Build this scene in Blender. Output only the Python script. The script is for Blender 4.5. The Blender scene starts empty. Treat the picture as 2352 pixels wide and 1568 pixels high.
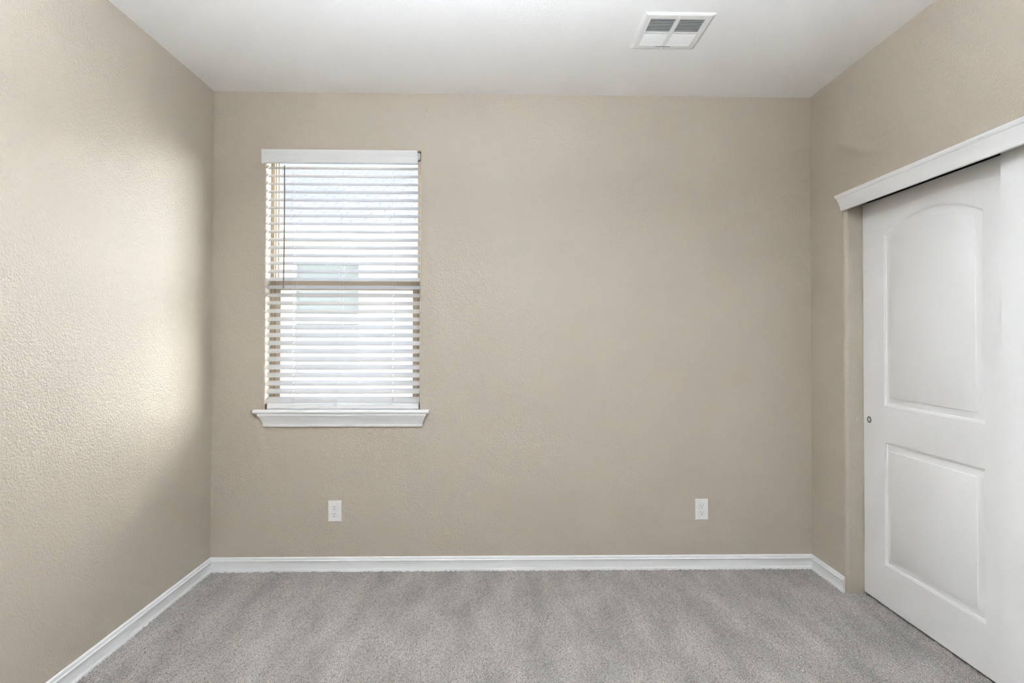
import bpy, bmesh, math
import numpy as np
from mathutils import Vector, Matrix
from mathutils.geometry import tessellate_polygon

S = bpy.context.scene
C = S.collection

# ------------------------------------------------------------------ camera
F_PX = 1319.95
YAW, PITCH, ROLL = -0.02083, 0.01239, 0.00211
CAM_H = 1.3331
cy, sy = math.cos(YAW), math.sin(YAW)
fw = Vector((-sy*math.cos(PITCH), cy*math.cos(PITCH), math.sin(PITCH)))
r0 = Vector((cy, sy, 0)); u0 = r0.cross(fw)
rt = math.cos(ROLL)*r0 + math.sin(ROLL)*u0
up = -math.sin(ROLL)*r0 + math.cos(ROLL)*u0
cd = bpy.data.cameras.new('camera')
cam = bpy.data.objects.new('camera', cd); C.objects.link(cam)
cam.matrix_world = Matrix(((rt.x, up.x, -fw.x, 0), (rt.y, up.y, -fw.y, 0), (rt.z, up.z, -fw.z, CAM_H), (0, 0, 0, 1)))
cd.sensor_fit = 'HORIZONTAL'; cd.sensor_width = 36.0
cd.lens = 36.0*F_PX/2352
cd.shift_x = 0.0
cd.shift_y = -26.34/2352
cd.clip_start = 0.01
S.camera = cam

# ------------------------------------------------------------------ light and view
LAMP_STRENGTH = 7.0
BULB_STRENGTH = 390.0
SUN_STRENGTH = 10.0
YARD_WATTS = 720.0
FAR_YARD_WATTS = 300.0
SKY_STRENGTH = 0.5
S.view_settings.view_transform = 'Standard'
S.view_settings.look = 'None'
S.view_settings.gamma = 1.0
S.view_settings.use_curve_mapping = False
S.view_settings.exposure = 0.12
w = bpy.data.worlds.new('sky'); S.world = w; w.use_nodes = True
nt = w.node_tree; nt.nodes.clear()
wo = nt.nodes.new('ShaderNodeOutputWorld'); bg = nt.nodes.new('ShaderNodeBackground')
sky = nt.nodes.new('ShaderNodeTexSky'); sky.sky_type = 'NISHITA'; sky.sun_disc = False
sky.sun_elevation = math.radians(52); sky.sun_rotation = math.radians(180)
nt.links.new(sky.outputs[0], bg.inputs[0]); bg.inputs[1].default_value = SKY_STRENGTH
nt.links.new(bg.outputs[0], wo.inputs[0])
sd = bpy.data.lights.new('sun', 'SUN'); sd.energy = SUN_STRENGTH; sd.angle = math.radians(0.6)
sd.color = (1.0, 0.99, 0.98)
sun = bpy.data.objects.new('sun', sd); C.objects.link(sun)
sun.rotation_euler = Vector((0.30, 0.62, -0.98)).to_track_quat('-Z', 'Y').to_euler()
def yard_fill(name, loc, sx, sz, watts):      # unseen area lamp added outdoors to push light through the window
    d = bpy.data.lights.new(name, 'AREA'); d.shape = 'RECTANGLE'; d.size = sx; d.size_y = sz
    d.energy = watts; d.color = (1.0, 0.985, 0.97)
    o = bpy.data.objects.new(name, d); C.objects.link(o)
    o.location = loc; o.rotation_euler = (Vector((-0.9, 3.4, 1.6))-o.location).to_track_quat('-Z', 'Y').to_euler()
yard_fill('side_yard_fill', (2.15, 5.9, 2.0), 3.6, 2.4, YARD_WATTS)
yard_fill('far_yard_fill', (-4.6, 5.3, 2.3), 2.8, 2.2, FAR_YARD_WATTS)
S.cycles.max_bounces = 12
S.cycles.diffuse_bounces = 8
S.cycles.glossy_bounces = 4
S.cycles.transparent_max_bounces = 16
S.cycles.use_denoising = True
S.cycles.sample_clamp_indirect = 60
S.cycles.caustics_reflective = False
S.cycles.caustics_refractive = False

# ------------------------------------------------------------------ materials
def mat(name, col, rough=0.5, spec=0.5, metal=0.0, emit=None, es=0):
    m = bpy.data.materials.new(name); m.use_nodes = True
    b = m.node_tree.nodes['Principled BSDF']
    b.inputs['Base Color'].default_value = (*col, 1)
    b.inputs['Roughness'].default_value = rough
    b.inputs['Specular IOR Level'].default_value = spec
    b.inputs['Metallic'].default_value = metal
    if emit:
        b.inputs['Emission Color'].default_value = (*emit, 1); b.inputs['Emission Strength'].default_value = es
    return m

def nodes(m):
    t = m.node_tree
    return t, t.nodes, t.links, t.nodes['Principled BSDF']

def coord(m, scale=(1, 1, 1)):
    t, N, L, b = nodes(m)
    g = N.new('ShaderNodeNewGeometry'); mp = N.new('ShaderNodeMapping')
    mp.inputs['Scale'].default_value = scale
    L.new(g.outputs['Position'], mp.inputs['Vector'])
    return mp.outputs[0]

def bump_noise(m, layers, scale=(1, 1, 1)):
    """layers: (noise scale, detail, strength, distance)"""
    t, N, L, b = nodes(m)
    c = coord(m, scale); prev = None
    for (sc, det, st, di) in layers:
        n = N.new('ShaderNodeTexNoise'); n.inputs['Scale'].default_value = sc; n.inputs['Detail'].default_value = det
        L.new(c, n.inputs['Vector'])
        bp = N.new('ShaderNodeBump'); bp.inputs['Strength'].default_value = st; bp.inputs['Distance'].default_value = di
        L.new(n.outputs['Fac'], bp.inputs['Height'])
        if prev: L.new(prev, bp.inputs['Normal'])
        prev = bp.outputs[0]
    L.new(prev, b.inputs['Normal'])

M_wall = mat('tan_wall_paint', (0.482, 0.427, 0.356), 0.42, 0.6)
bump_noise(M_wall, [(125, 2.0, 0.85, 0.0036), (50, 1.0, 0.35, 0.003)])
M_ceil = mat('white_ceiling_paint', (0.87, 0.87, 0.875), 0.6, 0.4)
bump_noise(M_ceil, [(150, 2.0, 0.5, 0.0022), (50, 1.0, 0.25, 0.003)])
M_trim = mat('white_trim_paint', (0.80, 0.81, 0.82), 0.32, 0.5)
M_caulk = mat('caulk_strip', (0.74, 0.71, 0.68), 0.6, 0.3)
M_door = mat('white_door_paint', (0.78, 0.78, 0.785), 0.38, 0.5)
bump_noise(M_door, [(60, 4.0, 0.12, 0.0012)], (1, 4, 0.35))
M_plastic = mat('white_plastic', (0.80, 0.80, 0.80), 0.3, 0.5)
M_slat_dim = mat('dimmed_blind_slat', (0.56, 0.56, 0.56), 0.35, 0.5)  # valance plastic again, its colour darkened to offset strong daylight on the slats
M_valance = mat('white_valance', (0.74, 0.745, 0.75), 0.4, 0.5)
M_cord = mat('white_cord', (0.72, 0.72, 0.74), 0.8, 0.2)
M_wand = mat('grey_wand', (0.20, 0.19, 0.18), 0.25, 0.6)
M_vinyl = mat('tan_vinyl', (0.56, 0.48, 0.385), 0.4, 0.5)
M_dark = mat('black_gap', (0.012, 0.011, 0.010), 0.6, 0.2)
M_slot = mat('grey_slot', (0.05, 0.05, 0.05), 0.6, 0.2)
M_seam = mat('grey_seam', (0.42, 0.42, 0.42), 0.6, 0.2)
M_metal = mat('dark_metal', (0.10, 0.10, 0.105), 0.35, 0.5, 0.9)
M_bright_metal = mat('pull_cup_metal', (0.75, 0.75, 0.75), 0.3, 0.5, 0.8)
M_vent = mat('white_vent_paint', (0.79, 0.79, 0.79), 0.4, 0.4)
M_duct_shade = mat('painted_duct_shade', (0.05, 0.05, 0.05), 0.6, 0.3)
M_closet = mat('closet_inside', (0.35, 0.32, 0.28), 0.8, 0.2)
M_chip = mat('bare_drywall', (0.66, 0.60, 0.53), 0.9, 0.1)
M_lamp = mat('frosted_lamp', (0.9, 0.9, 0.9), 0.5, 0.2, emit=(0.85, 0.925, 1.0), es=LAMP_STRENGTH)
M_bulb = mat('lamp_bulbs', (0.9, 0.9, 0.9), 0.5, 0.2, emit=(0.85, 0.925, 1.0), es=BULB_STRENGTH)
M_stucco = mat('cream_stucco', (0.80, 0.77, 0.73), 0.9, 0.1)
bump_noise(M_stucco, [(40, 3, 0.5, 0.006)])
M_fascia = mat('white_fascia', (0.82, 0.80, 0.78), 0.7, 0.2)
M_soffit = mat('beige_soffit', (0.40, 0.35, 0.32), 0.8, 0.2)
M_nframe = mat('white_outdoor_frame', (0.80, 0.79, 0.77), 0.5, 0.3)
M_nglass = mat('pale_blue_window_glass', (0.22, 0.243, 0.25), 0.25, 0.3)
M_ground = mat('gravel_ground', (0.55, 0.52, 0.48), 0.95, 0.1)
bump_noise(M_ground, [(30, 4, 0.8, 0.02)])
M_exterior = mat('tan_exterior_stucco', (0.62, 0.56, 0.48), 0.9, 0.1)

# roof shingles: courses with slight tonal differences
M_roof = mat('grey_roof_shingle', (0.15, 0.145, 0.155), 0.9, 0.1)
t, N, L, b = nodes(M_roof)
c = coord(M_roof, (1, 1, 1))
br = N.new('ShaderNodeTexBrick'); br.inputs['Scale'].default_value = 1.0
br.inputs['Brick Width'].default_value = 0.30; br.inputs['Row Height'].default_value = 0.14
br.inputs['Mortar Size'].default_value = 0.012
br.inputs['Color1'].default_value = (0.20, 0.196, 0.208, 1); br.inputs['Color2'].default_value = (0.235, 0.23, 0.243, 1)
br.inputs['Mortar'].default_value = (0.15, 0.146, 0.158, 1)
L.new(c, br.inputs['Vector']); L.new(br.outputs['Color'], b.inputs['Base Color'])

# window glass: clear pane with a real reflection
M_glass = bpy.data.materials.new('window_glass'); M_glass.use_nodes = True
t = M_glass.node_tree; t.nodes.clear()
o_ = t.nodes.new('ShaderNodeOutputMaterial'); mx = t.nodes.new('ShaderNodeMixShader')
tr = t.nodes.new('ShaderNodeBsdfTransparent'); tr.inputs[0].default_value = (0.95, 0.97, 0.96, 1)
gl = t.nodes.new('ShaderNodeBsdfGlossy'); gl.inputs['Roughness'].default_value = 0.02
lw = t.nodes.new('ShaderNodeLayerWeight'); lw.inputs[0].default_value = 0.5
pw = t.nodes.new('ShaderNodeMath'); pw.operation = 'POWER'; pw.inputs[1].default_value = 5.0
fr = t.nodes.new('ShaderNodeMath'); fr.operation = 'MULTIPLY_ADD'; fr.inputs[1].default_value = 0.7; fr.inputs[2].default_value = 0.02
t.links.new(lw.outputs['Facing'], pw.inputs[0]); t.links.new(pw.outputs[0], fr.inputs[0])
t.links.new(fr.outputs[0], mx.inputs[0]); t.links.new(tr.outputs[0], mx.inputs[1])
t.links.new(gl.outputs[0], mx.inputs[2]); t.links.new(mx.outputs[0], o_.inputs[0])

# carpet: mixed grey-brown yarns, with brushed pile tone
M_carpet = mat('grey_brown_carpet', (0.25, 0.23, 0.215), 0.95, 0.15)
t, N, L, b = nodes(M_carpet)
b.inputs['Sheen Weight'].default_value = 0.25; b.inputs['Sheen Roughness'].default_value = 0.5
c = coord(M_carpet)
n1 = N.new('ShaderNodeTexNoise'); n1.inputs['Scale'].default_value = 330; n1.inputs['Detail'].default_value = 2
L.new(c, n1.inputs['Vector'])
cr = N.new('ShaderNodeValToRGB')
cr.color_ramp.elements[0].position = 0.34; cr.color_ramp.elements[0].color = (0.135, 0.122, 0.114, 1)
cr.color_ramp.elements[1].position = 0.60; cr.color_ramp.elements[1].color = (0.525, 0.49, 0.462, 1)
L.new(n1.outputs['Fac'], cr.inputs[0])
c2 = coord(M_carpet, (5.0, 1.5, 1))
n2 = N.new('ShaderNodeTexNoise'); n2.inputs['Scale'].default_value = 1.7; n2.inputs['Detail'].default_value = 4
L.new(c2, n2.inputs['Vector'])
mr = N.new('ShaderNodeMapRange'); mr.inputs['From Min'].default_value = 0.3; mr.inputs['From Max'].default_value = 0.7
mr.inputs['To Min'].default_value = 0.78; mr.inputs['To Max'].default_value = 1.13
L.new(n2.outputs['Fac'], mr.inputs['Value'])
mu = N.new('ShaderNodeVectorMath'); mu.operation = 'SCALE'
L.new(cr.outputs['Color'], mu.inputs[0]); L.new(mr.outputs[0], mu.inputs['Scale'])
L.new(mu.outputs[0], b.inputs['Base Color'])
nb = N.new('ShaderNodeTexNoise'); nb.inputs['Scale'].default_value = 480; nb.inputs['Detail'].default_value = 1
L.new(c, nb.inputs['Vector'])
bp = N.new('ShaderNodeBump'); bp.inputs['Strength'].default_value = 0.8; bp.inputs['Distance'].default_value = 0.003
L.new(nb.outputs['Fac'], bp.inputs['Height']); L.new(bp.outputs[0], b.inputs['Normal'])

# ------------------------------------------------------------------ mesh helpers
class MB:
    def __init__(s): s.bm = bmesh.new()
    def face(s, pts):
        try: return s.bm.faces.new([s.bm.verts.new(p) for p in pts])
        except ValueError: return None
    def box(s, a, b, bevel=0.0, seg=2):
        x0, y0, z0 = a; x1, y1, z1 = b
        v = [s.bm.verts.new(p) for p in ((x0,y0,z0),(x1,y0,z0),(x1,y1,z0),(x0,y1,z0),(x0,y0,z1),(x1,y0,z1),(x1,y1,z1),(x0,y1,z1))]
        fs = [s.bm.faces.new([v[i] for i in q]) for q in ((0,3,2,1),(4,5,6,7),(0,1,5,4),(1,2,6,5),(2,3,7,6),(3,0,4,7))]
        if bevel:
            es = list({e for f in fs for e in f.edges})
            bmesh.ops.bevel(s.bm, geom=es, offset=bevel, segments=seg, affect='EDGES', profile=0.5)
        return s
    def loops(s, rings, closed=True, cap0=False, cap1=False):
        """skin a list of equal-length rings"""
        R = [[s.bm.verts.new(p) for p in r] for r in rings]
        n = len(R[0])
        for a, b in zip(R, R[1:]):
            for i in range(n if closed else n-1):
                j = (i+1) % n
                s.bm.faces.new((a[i], a[j], b[j], b[i]))
        if cap0: s.bm.faces.new(list(reversed(R[0])))
        if cap1: s.bm.faces.new(R[-1])
        return s
    def tube(s, pts, rad, n=8, cap=True):
        pts = [Vector(p) for p in pts]
        rads = rad if isinstance(rad, (list, tuple)) else [rad]*len(pts)
        rings = []; ref = None
        for i, p in enumerate(pts):
            d = (pts[min(i+1, len(pts)-1)] - pts[max(i-1, 0)]).normalized()
            if ref is None: ref = d.orthogonal().normalized()
            ref = (ref - d*ref.dot(d)).normalized()
            q = d.cross(ref)
            rings.append([p + rads[i]*(math.cos(2*math.pi*k/n)*ref + math.sin(2*math.pi*k/n)*q) for k in range(n)])
        return s.loops(rings, True, cap, cap)
    def disc(s, c, nrm, prof, n=24, cap_end=True):
        """lathe: prof = list of (radius, height along nrm)"""
        nrm = Vector(nrm).normalized(); a = nrm.orthogonal().normalized(); b = nrm.cross(a); c = Vector(c)
        rings = [[c + nrm*h + r*(math.cos(2*math.pi*k/n)*a + math.sin(2*math.pi*k/n)*b) for k in range(n)] for r, h in prof]
        return s.loops(rings, True, False, cap_end)
    def build(s, name, m, parent=None, smooth=False, recalc=True, auto=None):
        bm = s.bm
        bmesh.ops.remove_doubles(bm, verts=bm.verts, dist=1e-6)
        if recalc: bmesh.ops.recalc_face_normals(bm, faces=bm.faces)
        if auto is not None:
            for f in bm.faces: f.smooth = True
            for e in bm.edges:
                if len(e.link_faces) == 2:
                    e.smooth = e.calc_face_angle(0) < auto
        elif smooth:
            for f in bm.faces: f.smooth = True
        me = bpy.data.meshes.new(name); bm.to_mesh(me); bm.free()
        for q in (m if isinstance(m, (list, tuple)) else [m]): me.materials.append(q)
        o = bpy.data.objects.new(name, me); C.objects.link(o)
        if parent: o.parent = parent
        return o

def empty(name, loc=(0, 0, 0)):
    o = bpy.data.objects.new(name, None); C.objects.link(o); o.location = loc; o.empty_display_size = 0.05
    return o
def adopt(o, root):
    """parent a part built in world coordinates under a thing standing at its own base"""
    o.parent = root; o.location = o.location - root.location if o.parent else o.location
    return o
def tag(o, label, cat, group=None, kind=None):
    o['label'] = label; o['category'] = cat
    if group: o['group'] = group
    if kind: o['kind'] = kind
    return o
def face_with_holes(mb, outer, holes):
    polys = [[Vector(p) for p in outer]] + [[Vector(p) for p in h] for h in holes]
    flat = [p for q in polys for p in q]
    vs = [mb.bm.verts.new(p) for p in flat]
    for tri in tessellate_polygon(polys):
        try: mb.bm.faces.new([vs[i] for i in tri])
        except ValueError: pass

# ------------------------------------------------------------------ room dimensions
XL, XR, YB, H = -1.6422, 1.8129, 3.3140, 2.74
YF = -0.75
OX0, OX1, OZ0, OZ1 = -1.3425, -0.4612, 0.905, 2.403     # window opening
WT = 0.17                                                # outer wall thickness
JY0, JY1, JZ = 1.165, 2.976, 2.065                       # closet opening

# wall_back with rounded drywall return into the window opening
mb = MB()
R_ = 0.010
def orect(d, y):
    return [(OX0-d, y, OZ0-d), (OX1+d, y, OZ0-d), (OX1+d, y, OZ1+d), (OX0-d, y, OZ1+d)]
outer = [(XL-0.14, YB, -0.15), (XR+0.9, YB, -0.15), (XR+0.9, YB, H+0.1), (XL-0.14, YB, H+0.1)]
face_with_holes(mb, outer, [orect(R_, YB)])
rings = [orect(R_*(1-math.sin(a)), YB+R_*(1-math.cos(a))) for a in [k*math.pi/2/5 for k in range(6)]]
rings.append(orect(0, YB+WT))
mb.loops(rings)
outer2 = [(p[0], YB+WT, p[2]) for p in outer]
face_with_holes(mb, outer2, [orect(0, YB+WT)])
mb.loops([outer, outer2])
wb = mb.build('wall_back', M_wall, auto=math.radians(30))
tag(wb, 'tan textured wall facing the camera, with the window in it', 'wall', kind='structure')

mb = MB(); mb.box((XL-0.14, YF-0.14, -0.15), (XL, YB, H+0.1))
tag(mb.build('wall_left', M_wall), 'tan textured wall on the left, catching the window glare', 'wall', kind='structure')
mb = MB(); mb.box((XL, YF-0.14, -0.15), (XR+0.9, YF, H+0.1))
tag(mb.build('wall_front', M_wall), 'tan wall behind the camera, opposite the window', 'wall', kind='structure')

# wall_right: pier with bullnose edge, header over the closet, near pier
mb = MB(); rb = 0.020; XW = XR+0.125
prof = [(XR, YB), (XR, JY1+rb)]
for k in range(1, 8):
    a = k*math.pi/2/8
    prof.append((XR+rb*(1-math.cos(a)), JY1+rb*(1-math.sin(a))))
prof += [(XR+rb, JY1), (XW, JY1), (XW, YB)]
mb.loops([[(x, y, -0.15) for x, y in prof], [(x, y, JZ) for x, y in prof]], True, True, True)
mb.box((XR, YF, JZ), (XW, YB, H+0.1))
mb.box((XR, YF, -0.15), (XW, JY0, JZ))
wr = mb.build('wall_right', M_wall, auto=math.radians(30))
tag(wr, 'tan wall on the right around the closet opening', 'wall', kind='structure')
mb = MB()
mb.box((XR+0.80, YF, -0.15), (XR+0.86, YB, H+0.1))
mb.box((XW, JY0-0.10, -0.15), (XR+0.80, JY0-0.04, H+0.1))
mb.box((XW, YB-0.05, -0.15), (XR+0.80, YB, H+0.1))
mb.box((XW, JY0-0.04, 2.44), (XR+0.80, YB-0.05, H+0.1))
tag(mb.build('wall_closet', M_closet), 'inner walls of the closet behind the sliding doors', 'wall', kind='structure')

mb = MB(); mb.box((XL, YF, H), (XR, YB, H+0.1))
# no duct hole behind the register; ceiling is one slab
ce = mb.build('ceiling', M_ceil)
tag(ce, 'white textured ceiling with one air vent', 'ceiling', kind='structure')
mb = MB(); mb.box((XL-0.5, YF-0.5, H+0.1), (XR+1.3, YB+WT+0.30, H+0.32))
tag(mb.build('roof', M_exterior), 'roof slab over the room, out of sight', 'roof', kind='structure')

# floor: carpet pile as a dense height field where the camera sees it, coarser behind
def carpet(x0, x1, y0, y1, step, seed):
    nx = int(round((x1-x0)/step))+1; ny = int(round((y1-y0)/step))+1
    rng = np.random.default_rng(seed)
    def blur(a, k):
        ker = np.exp(-0.5*(np.arange(-3*k, 3*k+1)/k)**2); ker /= ker.sum()
        n = len(ker)//2
        for ax in (0, 1):
            pad = [(n, n) if i == ax else (0, 0) for i in (0, 1)]
            p = np.pad(a, pad, mode='wrap')
            out = np.zeros_like(a)
            for i, wgt in enumerate(ker):
                sl = [slice(None), slice(None)]; sl[ax] = slice(i, i+a.shape[ax]); out += wgt*p[tuple(sl)]
            a = out
        return a/a.std()
    h = rng.standard_normal((ny, nx))
    a = blur(rng.standard_normal((ny, nx)), 1)
    b_ = blur(rng.standard_normal((ny, nx)), 2)
    c_ = blur(rng.standard_normal((ny, nx)), 8)
    z = 0.0016*a + 0.0013*b_ + 0.0003*c_ + 0.0005*h
    z = np.clip(z - 0.0015, -0.009, 0.0045)
    X, Y = np.meshgrid(np.linspace(x0, x1, nx), np.linspace(y0, y1, ny))
    jit = step*0.30
    X = X + rng.uniform(-jit, jit, X.shape); Y = Y + rng.uniform(-jit, jit, Y.shape)
    co = np.stack([X, Y, z], -1).reshape(-1, 3)
    idx = np.arange(nx*ny).reshape(ny, nx)
    q = np.stack([idx[:-1, :-1], idx[:-1, 1:], idx[1:, 1:], idx[1:, :-1]], -1).reshape(-1, 4)
    return co, q
co1, q1 = carpet(XL-0.01, 2.02, 1.95, YB+0.012, 0.0025, 3)
co2, q2 = carpet(XL-0.01, 2.02, YF-0.01, 1.956, 0.02, 4)
co2[:, 2] = -0.0015
co = np.concatenate([co1, co2]); q = np.concatenate([q1, q2+len(co1)])
co3 = np.array([(2.01, YF, -0.002), (XR+0.82, YF, -0.002), (XR+0.82, YB, -0.002), (2.01, YB, -0.002),
                (XL-0.1, YF-0.1, -0.06), (XR+0.85, YF-0.1, -0.06), (XR+0.85, YB+0.1, -0.06), (XL-0.1, YB+0.1, -0.06)])
q = np.concatenate([q, np.array([[0, 1, 2, 3], [4, 5, 6, 7]])+len(co)]); co = np.concatenate([co, co3])
me = bpy.data.meshes.new('floor')
me.vertices.add(len(co)); me.vertices.foreach_set('co', co.astype(np.float32).ravel())
me.loops.add(len(q)*4); me.loops.foreach_set('vertex_index', q.astype(np.int32).ravel())
me.polygons.add(len(q)); me.polygons.foreach_set('loop_start', np.arange(0, len(q)*4, 4, dtype=np.int32))
me.update(calc_edges=True); me.validate()
me.materials.append(M_carpet)
fl = bpy.data.objects.new('floor', me); C.objects.link(fl)
tag(fl, 'grey brown cut pile carpet covering the floor', 'carpet', kind='structure')

# ------------------------------------------------------------------ baseboards
BB = [(0.0, -0.02), (0.0145, -0.02), (0.0145, 0.0085), (0.0135, 0.0105), (0.0110, 0.0115), (0.0095, 0.020), (0.0092, 0.040),
      (0.0105, 0.0545), (0.0140, 0.0590), (0.0143, 0.0605), (0.0105, 0.0625), (0.0070, 0.0640), (0.0072, 0.0700),
      (0.0065, 0.0745), (0.0030, 0.0785), (0.0, 0.0795)]       # (projection, height)
def bb_ring(f): return [f(p, z) for p, z in BB]
mb = MB(); mb.loops([bb_ring(lambda p, z: (XL+p, YF+0.0, z)), bb_ring(lambda p, z: (XL+p, YB-p, z))], True, True, True)
tag(mb.build('baseboard_left', M_trim), 'white moulded baseboard along the left wall', 'baseboard', kind='structure')
mb = MB(); mb.loops([bb_ring(lambda p, z: (XL+p, YB-p, z)), bb_ring(lambda p, z: (XR-p, YB-p, z))], True, True, True)
tag(mb.build('baseboard_back', M_trim), 'white moulded baseboard under the window wall', 'baseboard', kind='structure')
mb = MB(); mb.loops([bb_ring(lambda p, z: (XR-p, YB-p, z)), bb_ring(lambda p, z: (XR-p, 2.994, z))], True, True, True)
tag(mb.build('baseboard_right', M_trim), 'short white baseboard ending at the closet corner', 'baseboard', kind='structure')

# ------------------------------------------------------------------ moulded board with mitred return ends
def moulding(name, profile, p0, p1, along, m, parent=None):
    """profile (projection, z). along 'x': board on back wall between x=p0..p1 (widest). along 'y': on right wall."""
    mb = MB(); pmax = max(p for p, z in profile)
    def inset(p): return pmax - p
    if along == 'x':
        seq = [[(p0+inset(p), YB, z) for p, z in profile],
               [(p0+inset(p), YB-p, z) for p, z in profile],
               [(p1-inset(p), YB-p, z) for p, z in profile],
               [(p1-inset(p), YB, z) for p, z in profile]]
    else:
        seq = [[(XR, p0+inset(p), z) for p, z in profile],
               [(XR-p, p0+inset(p), z) for p, z in profile],
               [(XR-p, p1-inset(p), z) for p, z in profile],
               [(XR, p1-inset(p), z) for p, z in profile]]
    n = len(profile)
    for a, b in zip(seq, seq[1:]):
        for i in range(n-1):
            mb.face([a[i], a[i+1], b[i+1], b[i]])
    for i in (0, n-1):
        mb.face([s_[i] for s_ in seq])
    mb.face(seq[0]+list(reversed(seq[-1])))if False else None
    return mb.build(name, m, parent)

# ------------------------------------------------------------------ window_1
win = empty('window_1', ((OX0+OX1)/2, YB, 0))
win['kind'] = 'structure'; win['label'] = 'tan framed single hung window behind the white blinds'; win['category'] = 'window'
def A(o): return adopt(o, win)
FY0, FY1 = YB+0.080, YB+0.155
def frame_ring(mb, x0, x1, z0, z1, wl, wr_, wb_, wt, y0, y1, bev=0.0015):
    mb.box((x0, y0, z0), (x0+wl, y1, z1), bev, 1)
    mb.box((x1-wr_, y0, z0), (x1, y1, z1), bev, 1)
    mb.box((x0+wl, y0, z0), (x1-wr_, y1, z0+wb_), bev, 1)
    mb.box((x0+wl, y0, z1-wt), (x1-wr_, y1, z1), bev, 1)
mb = MB()
frame_ring(mb, OX0-0.002, OX1+0.002, OZ0-0.002, OZ1+0.002, 0.021, 0.021, 0.030, 0.026, FY0, FY1)
frame_ring(mb, OX0, OX1, OZ0, OZ1, 0.0255, 0.0255, 0.034, 0.030, FY0+0.012, FY1)
A(mb.build('window_frame', M_vinyl))
mb = MB(); frame_ring(mb, OX0+0.0245, OX1-0.0245, 1.628, OZ1-0.022, 0.008, 0.008, 0.034, 0.010, FY0+0.038, FY0+0.062)
us = A(mb.build('upper_sash', M_vinyl))
mb = MB(); frame_ring(mb, OX0+0.0225, OX1-0.0225, OZ0+0.030, 1.672, 0.0325, 0.0325, 0.045, 0.066, FY0+0.006, FY0+0.034, 0.002)
mb.box((-0.95, FY0-0.004, 1.664), (-0.89, FY0+0.010, 1.676), 0.002, 1)
ls = A(mb.build('lower_sash', M_vinyl))
def child(o, p):
    o.parent = p
    return o
mb = MB(); mb.box((OX0+0.032, FY0+0.048, 1.66), (OX1-0.032, FY0+0.051, OZ1-0.03)); child(mb.build('upper_glass', M_glass), us)
mb = MB(); mb.box((OX0+0.053, FY0+0.019, OZ0+0.07), (OX1-0.053, FY0+0.022, 1.61)); child(mb.build('lower_glass', M_glass), ls)
# stool (sill board) with rounded nose and horns
mb = MB()
zt, th, pj = 0.9175, 0.0215, 0.040
nose = []
for k in range(9):
    a = -math.pi/2 + math.pi*k/8
    nose.append((pj-th/2+math.cos(a)*th/2, zt-th/2+math.sin(a)*th/2))
prof = [(0.0, zt-th)] + nose + [(0.0, zt)]
SX0, SX1 = -1.4030, -0.4040
def ends(p):   # rounded horn corners
    r = 0.018; d = pj-p
    return 0 if d > r else r - math.sqrt(max(r*r-(r-d)**2, 0))
rings = []
nst = 14
xs = [SX0 + 0.018*(1-math.cos(k*math.pi/2/6)) for k in range(7)]
xs = xs + [SX1-(x-SX0) for x in reversed(xs)]
for x in xs:
    d = min(x-SX0, SX1-x); r = 0.018
    sh = 0 if d >= r else r - math.sqrt(max(r*r-(r-d)**2, 0))
    rings.append([(x, YB-max(0, p-sh*(p/pj)), z) for p, z in prof])
mb.loops(rings, True, True, True)
mb.box((OX0+0.001, YB-0.002, zt-th), (OX1-0.001, FY0+0.004, zt), 0)
A(mb.build('window_sill', M_trim, auto=math.radians(35)))
ap = [(0.0085, 0.8205), (0.0115, 0.8215), (0.0135, 0.8325), (0.0135, 0.8335), (0.0120, 0.8345), (0.0150, 0.8440), (0.0205, 0.8580), (0.0270, 0.8715), (0.0310, 0.8795),
      (0.0310, 0.8810), (0.0345, 0.8830), (0.0365, 0.8890), (0.0365, 0.8962)]
A(moulding('window_apron', ap, -1.3785+0.008, -0.4170-0.003, 'x', M_trim))

# ------------------------------------------------------------------ trim over the closet
tp = [(0.0090, 2.0040), (0.0125, 2.0045), (0.0150, 2.0150), (0.0150, 2.0165), (0.0138, 2.0172), (0.0165, 2.030), (0.0210, 2.048), (0.0262, 2.0640), (0.0275, 2.0680), (0.0272, 2.0690), (0.0300, 2.0700),
      (0.0340, 2.0790), (0.0350, 2.0880)]
tr_ = moulding('trim_1', tp, 0.95, 3.018, 'y', M_trim)
tag(tr_, 'white moulded trim board above the sliding closet doors', 'trim', kind='structure')

# ------------------------------------------------------------------ closet doors
DX_FAR, DX_NEAR = 1.903, 1.864
DW, DZ0, DZ1 = 0.915, 0.0125, 2.0300
PPROF = [(0.0, 0.0), (0.0010, 0.0004), (0.0052, 0.0048), (0.0064, 0.0052), (0.0080, 0.0053), (0.0112, 0.0096), (0.0150, 0.0100),
         (0.0385, 0.0046), (0.0403, 0.0042), (0.0418, 0.0008), (0.0440, 0.0)]
def panel_outline(d, kind, c0, half):
    """outline at inset d in local (y offset from door centre, z)"""
    if kind == 'low':
        z0, z1 = 0.2135+d, 0.8200-d
        h = half-d
        return [(-h, z0), (h, z0), (h, z1), (-h, z1)]
    z0 = 0.9960+d; h = half-d
    zs, za = 1.8440, 1.9220
    rise = za-zs; R0 = (half*half+rise*rise)/(2*rise); zc = za-R0
    R1 = R0-d
    a = math.asin(h/R1); out = [(-h, z0), (h, z0)]
    for k in range(33):
        t_ = a - 2*a*k/32
        out.append((R1*math.sin(t_), zc+R1*math.cos(t_)))
    return out
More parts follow.
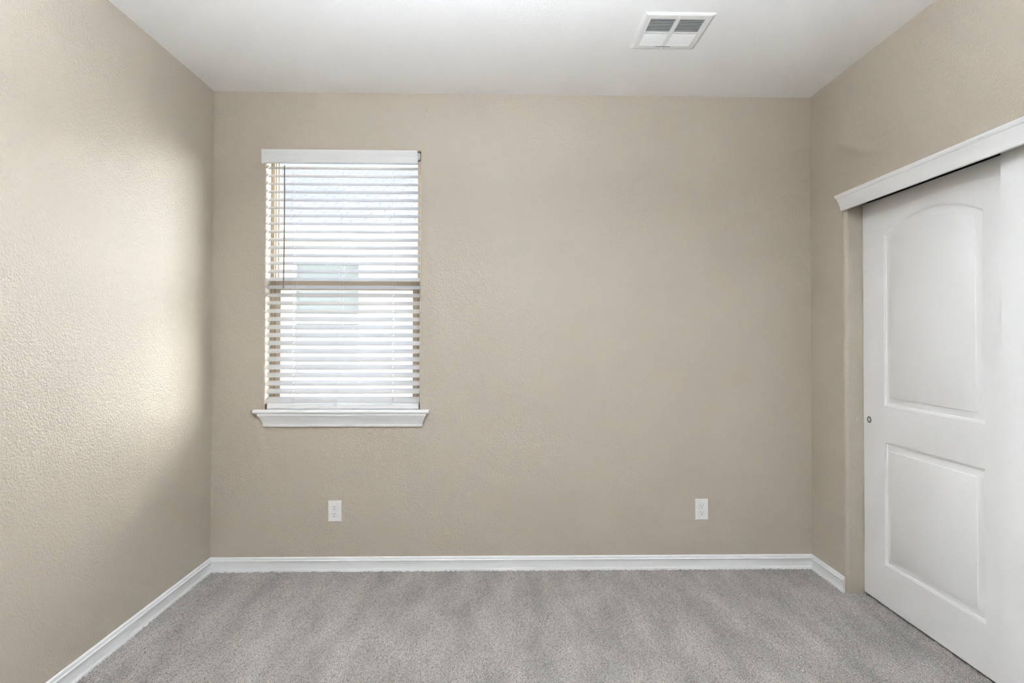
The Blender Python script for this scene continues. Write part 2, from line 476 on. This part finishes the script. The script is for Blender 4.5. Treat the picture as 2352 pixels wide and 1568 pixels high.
def make_door(name, X, ymax, label):
    yc = ymax-DW/2; ymin = ymax-DW
    root = empty(name, (X, yc, 0))
    root['kind'] = 'structure'; root['label'] = label; root['category'] = 'door'
    mb = MB()
    outs = []
    for kind in ('low', 'top'):
        rings = [[(X+dep, yc+u, v) for u, v in panel_outline(d, kind, 0, 0.295)] for d, dep in PPROF]
        mb.loops(rings)
        last = rings[-1]
        face_with_holes(mb, last, [])
        outs.append(rings[0])
    b_ = 0.0015
    rect = [(X, ymin+b_, DZ0+b_), (X, ymax-b_, DZ0+b_), (X, ymax-b_, DZ1-b_), (X, ymin+b_, DZ1-b_)]
    face_with_holes(mb, rect, outs)
    rect2 = [(X+b_, ymin, DZ0), (X+b_, ymax, DZ0), (X+b_, ymax, DZ1), (X+b_, ymin, DZ1)]
    rect3 = [(X+0.034, p[1], p[2]) for p in rect2]
    mb.loops([rect, rect2, rect3], True, False, True)
    o = adopt(mb.build('door_slab', M_door, auto=math.radians(28)), root)
    return root, o
d1, slab1 = make_door('door_1', DX_FAR, 2.9735, 'white sliding closet door with arched panel and round finger pull')
d2, slab2 = make_door('door_2', DX_NEAR, 2.0980, 'white sliding closet door at the right edge, overlapping the arched one')
# finger pull on door_1: cup with dark rim
py_, pz = 2.9270, 0.9125
mb = MB(); mb.disc((DX_FAR, py_, pz), (-1, 0, 0), [(0.0165, -0.001), (0.0165, 0.0012), (0.0145, 0.0018), (0.0115, 0.0012), (0.0108, 0.0004)], 28, False)
pull = adopt(mb.build('finger_pull', M_metal, smooth=True), d1); pull['label'] = 'dark round finger pull'
mb = MB(); mb.disc((DX_FAR, py_, pz), (-1, 0, 0), [(0.0110, 0.0006), (0.0080, 0.0003), (0.0001, 0.0002)], 24, True)
cup = mb.build('pull_cup', M_bright_metal, smooth=True)
cup.location = (-d1.location[0], -d1.location[1], 0); cup.parent = d1
cup['label'] = 'bright metal inside of the finger pull'
# top tracks
mb = MB(); mb.box((1.868, JY0+0.01, 2.042), (1.934, JY1-0.002, 2.0645), 0.001, 1)
tag(mb.build('trim_2', M_dark), 'dark sliding track above the closet doors', 'track', kind='structure')

# ------------------------------------------------------------------ blinds
BX0, BX1 = -1.3375, -0.4665
blind = empty('window_blind', ((OX0+OX1)/2, YB, zt))
tag(blind, 'white horizontal slat blind with open slats hanging in the window', 'blind')
def B(o, parent=None):
    return adopt(o, blind)
# valance
vx0, vx1 = -1.3645, -0.4755
vp = [(0.004, 2.4035), (0.0165, 2.4035), (0.0175, 2.4020), (0.0175, 2.3880), (0.0165, 2.3868), (0.0172, 2.3855), (0.0166, 2.3790), (0.0156, 2.3780), (0.0163, 2.3766), (0.0150, 2.3700),
      (0.0140, 2.3690), (0.0147, 2.3678), (0.0140, 2.3480), (0.0138, 2.3360), (0.0180, 2.3335), (0.0185, 2.3300), (0.0160, 2.3262), (0.0130, 2.3245), (0.004, 2.3245)]
mb = MB(); mb.loops([[(vx0, YB-p, z) for p, z in vp], [(vx1, YB-p, z) for p, z in vp]], True, True, True)
mb.box((vx0, YB-0.004, 2.3245), (vx0+0.0045, YB-0.001, 2.4035))
B(mb.build('valance', M_valance, auto=math.radians(25)))
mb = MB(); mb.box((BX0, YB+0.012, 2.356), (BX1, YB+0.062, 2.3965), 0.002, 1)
B(mb.build('headrail', M_slat_dim))
mb = MB()
mb.box((-0.4760, YB-0.003, 2.3560), (-0.4618, YB+0.05, 2.3960), 0.001, 1)
mb.box((-0.4735, YB-0.006, 2.352), (-0.4700, YB+0.004, 2.368), 0.001, 1)
B(mb.build('mounting_bracket', M_slat_dim))
mb = MB(); mb.box((-0.4752, YB-0.0035, 2.3945), (-0.4620, YB+0.02, 2.3990)); mb.box((-0.4645, YB-0.0038, 2.3900), (-0.4615, YB+0.02, 2.3950))  # solid black strips painting the shade in the bracket gap
g_ = B(mb.build('bracket_shade', M_dark)); g_['label'] = 'black strip painted as the shaded gap at the bracket top'

CORDX = [-1.1905, -0.9140, -0.6185]
def slat_mesh(tilt, width=0.050):
    """slat about its own centre: x along, room edge down"""
    mb = MB(); hw = width/2
    hx = []
    for c_ in CORDX: hx += [c_-0.0022, c_+0.0022]
    xs = [BX0] + hx + [BX1]
    vs = [-hw, -hw*0.66, -0.0085, 0.0085, hw*0.66, hw]
    keep = {}
    for i in range(len(xs)-1):
        for j in range(len(vs)-1):
            keep[(i, j)] = not (i % 2 == 1 and j == 2 and xs[i] not in (None,) and i != 3)
    ct, st = math.cos(tilt), math.sin(tilt)
    def P(i, j, side):
        v = vs[j]; hgt = 0.0020*(1-(v/hw)**2) + side*0.0014
        if j in (0, len(vs)-1): hgt = side*0.0010
        return (xs[i], v*ct - hgt*st, v*st + hgt*ct)
    for (i, j), k in keep.items():
        if not k: continue
        for sd_ in (1, -1): mb.face([P(i, j, sd_), P(i+1, j, sd_), P(i+1, j+1, sd_), P(i, j+1, sd_)])
        for (di, dj, e) in ((-1, 0, ((i, j), (i, j+1))), (1, 0, ((i+1, j), (i+1, j+1))), (0, -1, ((i, j), (i+1, j))), (0, 1, ((i, j+1), (i+1, j+1)))):
            if not keep.get((i+di, j+dj), False):
                a, b = e; mb.face([P(*a, 1), P(*b, 1), P(*b, -1), P(*a, -1)])
    return mb
TILT = math.radians(30)
hw = 0.025
proto = slat_mesh(TILT).build('slat', M_slat_dim, auto=math.radians(40))
proto.parent = blind
ROOM_Y = YB+0.013
def place_slat(o, z_edge, tilt):
    o.location = Vector((0, ROOM_Y + hw*math.cos(tilt), z_edge + hw*math.sin(tilt))) - blind.location
zs = [2.2981-0.04612*k for k in range(-1, 29)]
import random
random.seed(5)
for k, z in enumerate(zs):
    if k == 0: o = proto
    else:
        o = proto.copy(); C.objects.link(o); o.parent = blind
    place_slat(o, z, TILT)
    o.rotation_euler = (math.radians(random.uniform(-0.7, 0.7)), math.radians(random.uniform(-0.02, 0.02)), 0)
o = proto.copy(); C.objects.link(o); o.parent = blind
place_slat(o, 0.9560, math.radians(34)); o.rotation_euler = (math.radians(4), 0, 0)
# bottom rail
mb = MB(); 
brp = [(ROOM_Y-0.004, 0.9195), (ROOM_Y-0.0055, 0.9215), (ROOM_Y-0.0035, 0.9400), (ROOM_Y-0.0045, 0.9440), (ROOM_Y-0.002, 0.9490), (ROOM_Y+0.004, 0.9515), (ROOM_Y+0.046, 0.9515), (ROOM_Y+0.05, 0.948), (ROOM_Y+0.05, 0.9195)]
mb.loops([[(BX0+0.004, y, z) for y, z in brp], [(BX1-0.001, y, z) for y, z in brp]], True, True, True)
br_ = B(mb.build('bottom_rail', M_valance, auto=math.radians(30)))
mb = MB(); mb.box((OX0+0.001, YB+0.004, 0.9180), (BX0+0.003, YB+0.05, 0.9480))  # solid dark block in the gap beside the rail
g_ = B(mb.build('rail_end_gap', mat('brown_gap', (0.10, 0.075, 0.035), 0.7))); g_['label'] = 'dark brown block filling the gap at the bottom rail end'
# ladder cords: two thin strings per station, front and back, plus the lift cord between them
yf, yb_ = ROOM_Y-0.0022, ROOM_Y+2*hw*math.cos(TILT)+0.0022
for ci, cx in enumerate(CORDX):
    sway = (-0.0, 0.008, 0.0)[ci]
    mb = MB()
    for off, yy, r in ((0.0, yf, 0.00065), (0.0075, yb_, 0.0006), (0.0035, yb_, 0.0005)):
        pts = [(cx+off+sway*(2*t_-1) - 0.010*(1-t_)*(ci == 1), yy, 0.950+(2.356-0.950)*t_) for t_ in [k/12 for k in range(13)]]
        mb.tube(pts, r, 5)
    B(mb.build('ladder_cord', M_cord, smooth=True))
# bow of cord tied in front of the bottom rail
for ci, cx in enumerate(CORDX):
    mb = MB(); c0 = Vector((cx+(-0.004, -0.022, -0.004)[ci], ROOM_Y-0.009, 0.9480))
    for s_ in (-1, 1):
        pts = []
        for k in range(13):
            a = k/12*2*math.pi
            pts.append(c0 + Vector((s_*0.011*(1-math.cos(a))*0.9, -0.001*math.sin(a/2), 0.0055*math.sin(a) - 0.003*(1-math.cos(a))*0.6)))
        mb.tube(pts, 0.0009, 6)
        mb.tube([c0, c0+Vector((s_*0.006, -0.001, -0.006)), c0+Vector((s_*0.009, 0, -0.013))], 0.0008, 6)
    mb.disc(c0+Vector((0, 0.001, 0)), (0, -1, 0), [(0.0024, 0), (0.0022, 0.002), (0.0008, 0.003)], 10)
    B(mb.build('cord_bow', M_cord, smooth=True))
# tilt wand
wt_, wb2 = Vector((-1.2315, YB-0.020+0.0, 2.3080)), Vector((-1.2350, YB-0.016, 1.6080))
mb = MB(); pts = [wt_.lerp(wb2, k/10) + Vector((-0.004*math.sin(math.pi*k/10)*(-0.6), 0, 0)) for k in range(11)]
mb.tube(pts, 0.0036, 6)
wand = B(mb.build('tilt_wand', M_wand, auto=math.radians(20))); wand['label'] = 'slim grey tilt wand'
mb = MB(); mb.tube([wt_+Vector((0, 0.004, 0.026)), wt_+Vector((0, 0, 0.012)), wt_], [0.0012, 0.0016, 0.0038], 8)
hk = mb.build('wand_hook', M_plastic, smooth=True); hk.parent = wand

# ------------------------------------------------------------------ power outlets
def make_outlet(cx, cz, label):
    root = empty('power_outlet', (cx, YB, cz))
    tag(root, label, 'outlet', group='power outlets low on the window wall')
    W_, H_ = 0.0372, 0.0600
    def P(o): o.parent = root; return o
    mb = MB()
    def rr(dx, y):
        return [(-W_+dx, y, -H_+dx), (W_-dx, y, -H_+dx), (W_-dx, y, H_-dx), (-W_+dx, y, H_-dx)]
    mb.loops([rr(0, 0), rr(0, -0.0025), rr(0.0012, -0.0042), rr(0.0045, -0.0056), rr(0.0060, -0.0058)], True, False, True)
    P(mb.build('wall_plate', M_plastic, auto=math.radians(25)))
    for s_ in (1, -1):
        zc = s_*0.0196
        out = []
        for k in range(36):
            a = 2*math.pi*k/36; out.append((0.0172*math.cos(a), max(-0.0142, min(0.0142, 0.0172*math.sin(a)))))
        mb = MB()
        mb.loops([[(u, -0.0050, zc+v) for u, v in out], [(u, -0.0075, zc+v) for u, v in out], [(u*0.95, -0.0082, zc+v*0.95) for u, v in out]], True, False, True)
        rc = P(mb.build('receptacle', M_plastic, auto=math.radians(35)))
        mb = MB(); mb.loops([[(u*1.05, -0.00585, zc+v*1.05) for u, v in out], [(u*1.0, -0.00595, zc+v*1.0) for u, v in out]], True, False, False)
        gr = mb.build('seam', M_seam); gr.parent = rc
        for sx_, hh in ((-0.0064, 0.0042), (0.0064, 0.0034)):
            mb = MB(); mb.box((sx_-0.0011, -0.0086, zc+0.0048-hh), (sx_+0.0011, -0.0080, zc+0.0048+hh))
            q_ = mb.build('slot', M_slot); q_.parent = rc
        mb = MB(); mb.disc((0, -0.0080, zc-0.0078), (0, -1, 0), [(0.0026, 0), (0.0026, 0.0006)], 14)
        q_ = mb.build('ground_hole', M_dark); q_.parent = rc
    mb = MB(); mb.disc((0, -0.0056, 0), (0, -1, 0), [(0.0030, 0), (0.0028, 0.0008), (0.0015, 0.0012)], 16)
    mb.box((-0.0024, -0.0072, -0.0004), (0.0024, -0.0066, 0.0004))
    P(mb.build('screw', M_plastic))
    return root
make_outlet(-0.9408, 0.3393, 'white double power outlet below the window, left of the two')
make_outlet(1.1684, 0.3405, 'white double power outlet near the closet corner, right of the two')

# ------------------------------------------------------------------ ceiling vent
vx, vy, vs_ = 0.6295, 2.4560, 0.3055
vent = empty('ceiling_vent', (vx+vs_/2, vy+vs_/2, H))
tag(vent, 'square white louvered air vent on the ceiling', 'vent')
def V(o): return adopt(o, vent)
fx, fyn, fyf, mx_, my_ = 0.032, 0.040, 0.033, 0.0095, 0.0075
qx = [(vx+fx, vx+vs_/2-mx_), (vx+vs_/2+mx_, vx+vs_-fx)]
ymid = vy+fyn+(vs_-fyn-fyf)/2
qy = [(vy+fyn, ymid-my_), (ymid+my_, vy+vs_-fyf)]
mb = MB()
z1 = H-0.0075
holes = [[(a, c_, z1), (b, c_, z1), (b, d_, z1), (a, d_, z1)] for a, b in qx for c_, d_ in qy]
e1 = 0.010
face_with_holes(mb, [(vx+e1, vy+e1, z1), (vx+vs_-e1, vy+e1, z1), (vx+vs_-e1, vy+vs_-e1, z1), (vx+e1, vy+vs_-e1, z1)], holes)
mb.loops([[(vx, vy, H), (vx+vs_, vy, H), (vx+vs_, vy+vs_, H), (vx, vy+vs_, H)],
          [(vx, vy, H-0.0035), (vx+vs_, vy, H-0.0035), (vx+vs_, vy+vs_, H-0.0035), (vx, vy+vs_, H-0.0035)],
          [(vx+e1, vy+e1, z1), (vx+vs_-e1, vy+e1, z1), (vx+vs_-e1, vy+vs_-e1, z1), (vx+e1, vy+vs_-e1, z1)]])
for h_ in holes:
    mb.loops([h_, [(p[0], p[1], H-0.0002) for p in h_]])
V(mb.build('vent_frame', M_vent))
mb = MB(); mb.box((vx+0.02, vy+0.02, H-0.0008), (vx+vs_-0.02, vy+vs_-0.02, H-0.0003))  # thin dark sheet, shade painted in place of a duct
bk = V(mb.build('duct_shade_sheet', M_duct_shade)); bk['label'] = 'dark sheet painted as duct shade behind the louvers'
NB = 9
for j, (c_, d_) in enumerate(qy):
    for (a, b) in qx:
        mb = MB(); pitch = (d_-c_)/NB
        for k in range(NB):
            y0 = c_+pitch*k
            if j == 0:   # near half: blades lean away, dark gaps face the camera
                pA = (y0+pitch*0.50, H-0.0078); pB = (y0+pitch*0.98, H-0.0018)
            else:        # far half: blade faces turned to the camera
                pA = (y0+pitch*0.80, H-0.0080); pB = (y0+pitch*0.0, H-0.0018)
            th_ = 0.0008
            mb.loops([[(x, pA[0], pA[1]), (x, pB[0], pB[1]), (x, pB[0]+th_, pB[1]), (x, pA[0]+th_*1.6, pA[1])] for x in (a, b)], True, True, True)
        V(mb.build('louver', M_vent))
mb = MB(); mb.box((vx+0.115, vy+vs_-0.030, z1-0.0008), (vx+0.185, vy+vs_-0.0275, z1+0.0003))
q_ = V(mb.build('lever_slot', M_dark)); q_['label'] = 'dark slot of the damper lever'
mb = MB(); xm = vx+vs_/2
mb.tube([(xm-0.006, vy+vs_-0.028, z1), (xm-0.008, vy+vs_-0.020, z1-0.006), (xm-0.013, vy+vs_-0.014, z1-0.007)], 0.0012, 6)
mb.tube([(xm+0.012, vy+vs_-0.028, z1), (xm+0.015, vy+vs_-0.018, z1-0.007), (xm+0.020, vy+vs_-0.006, z1-0.008)], 0.0012, 6)
V(mb.build('damper_lever', M_vent))
for (sx_, sy2) in ((xm, vy+0.026),):
    mb = MB(); mb.disc((sx_, sy2, z1), (0, 0, -1), [(0.0042, 0), (0.0038, 0.0012), (0.0015, 0.0022)], 14)
    V(mb.build('screw', M_vent))

# ------------------------------------------------------------------ small marks on walls and jamb
def nail(name, loc, nrm, rad, ring, label, cat='hole'):
    root = empty(name, loc); tag(root, label, cat)
    if ring:
        mb = MB(); mb.disc((0, 0, 0), nrm, [(ring, 0), (ring*0.8, 0.0008), (rad, 0.0005)], 14); q_ = mb.build('chipped_rim', M_chip, smooth=True); q_.parent = root
    mb = MB(); mb.disc((0, 0, 0), nrm, [(rad, 0), (rad, 0.0009), (rad*0.5, 0.0010)], 10); q_ = mb.build('pit', M_slot if ring else M_metal); q_.parent = root
    return root
nail('nail_hole', (-0.4283, YB, 2.6400), (0, -1, 0), 0.0020, 0, 'tiny dark nail hole high on the wall, upper of the close pair')
nail('nail_hole', (-0.4265, YB, 2.6160), (0, -1, 0), 0.0024, 0.0065, 'small chipped nail hole high on the wall, lower of the close pair')
nail('nail_hole', (-1.3843, YB, 2.6350), (0, -1, 0), 0.0012, 0.0040, 'faint pale nail mark on the wall above the window valance left end')
nail('nail_hole', (XL, 2.6455, 0.7517), (1, 0, 0), 0.0016, 0, 'tiny dark speck of a nail hole on the left wall')
nail('jamb_screw', (1.8737, JY1, 0.9097), (0, -1, 0), 0.0026, 0.0085, 'small painted-over screw hole on the closet jamb beside the finger pull', 'screw')

# ------------------------------------------------------------------ ceiling light (out of the frame, lights the room)
LX, LY = -0.10, 0.78
lamp = empty('ceiling_light', (LX, LY, H)); tag(lamp, 'round frosted ceiling light in the middle of the room', 'light')
mb = MB(); mb.disc((0, 0, 0), (0, 0, -1), [(0.075, 0), (0.075, 0.02), (0.02, 0.035), (0.012, 0.05), (0.012, 0.61), (0.05, 0.62), (0.06, 0.625)], 32); q_ = mb.build('canopy', M_trim, smooth=True); q_.parent = lamp
mb = MB(); mb.disc((0, 0, 0), (0, 0, -1), [(0.205, 0.680), (0.215, 0.680)]+[(0.215*math.cos(a), 0.690+0.11*math.sin(a)) for a in [k*(math.pi/2-0.02)/10 for k in range(11)]], 40); q_ = mb.build('glass_bowl', M_lamp, smooth=True); q_.parent = lamp
mb = MB(); mb.disc((0, 0, 0), (0, 0, 1), [(0.19, -0.710), (0.19, -0.702), (0.03, -0.695)], 32); q_ = mb.build('bulb', M_bulb); q_.parent = lamp

# ------------------------------------------------------------------ outdoors
mb = MB(); mb.box((-25, YB+WT, -0.4), (20, 30, -0.16))
tag(mb.build('ground', M_ground), 'gravel side yard between the two houses', 'ground', kind='structure')
NY = 7.3
house = empty('neighboring_house', (-2.0, NY, -0.16))
tag(house, 'pale stucco house next door seen through the blinds', 'house')
def Hh(o): return adopt(o, house)
nx0, nx1, nz0, nz1 = -2.62, -1.7625, 0.80, 2.285
mb = MB()
hole = [(nx0, NY, nz0), (nx1, NY, nz0), (nx1, NY, nz1), (nx0, NY, nz1)]
orc = [(-9, NY, -0.16), (5, NY, -0.16), (5, NY, 2.50), (-9, NY, 2.50)]
face_with_holes(mb, orc, [hole]); mb.loops([hole, [(p[0], NY+0.1, p[2]) for p in hole]])
mb.loops([orc, [(p[0], NY+6, p[2]) for p in orc]], True, False, True)
Hh(mb.build('wall', M_stucco))
mb = MB(); mb.box((-9.3, 6.775, 2.530), (5.3, 6.86, 2.664), 0.004, 1); Hh(mb.build('fascia', M_fascia))
mb = MB(); mb.loops([[(x, 6.86, 2.535), (x, NY, 2.475), (x, NY, 2.495), (x, 6.86, 2.555)] for x in (-9.3, 5.3)], True, True, True); Hh(mb.build('soffit', M_soffit))
mb = MB(); mb.loops([[(x, 6.79, 2.655), (x, 11.2, 4.640), (x, 11.2, 4.60), (x, 6.80, 2.63)] for x in (-9.4, 5.4)], True, True, True); Hh(mb.build('roof', M_roof))
mb = MB(); frame_ring(mb, nx0, nx1, nz0, nz1, 0.03, 0.035, 0.04, 0.03, NY+0.03, NY+0.08); mb.box((nx0, NY+0.028, 1.50), (nx1, NY+0.08, 1.545))
nf = Hh(mb.build('window', M_nframe))
mb = MB(); mb.box((nx0+0.02, NY+0.055, nz0+0.02), (nx1-0.02, NY+0.065, nz1-0.02)); q_ = mb.build('pane', M_nglass); q_.parent = nf
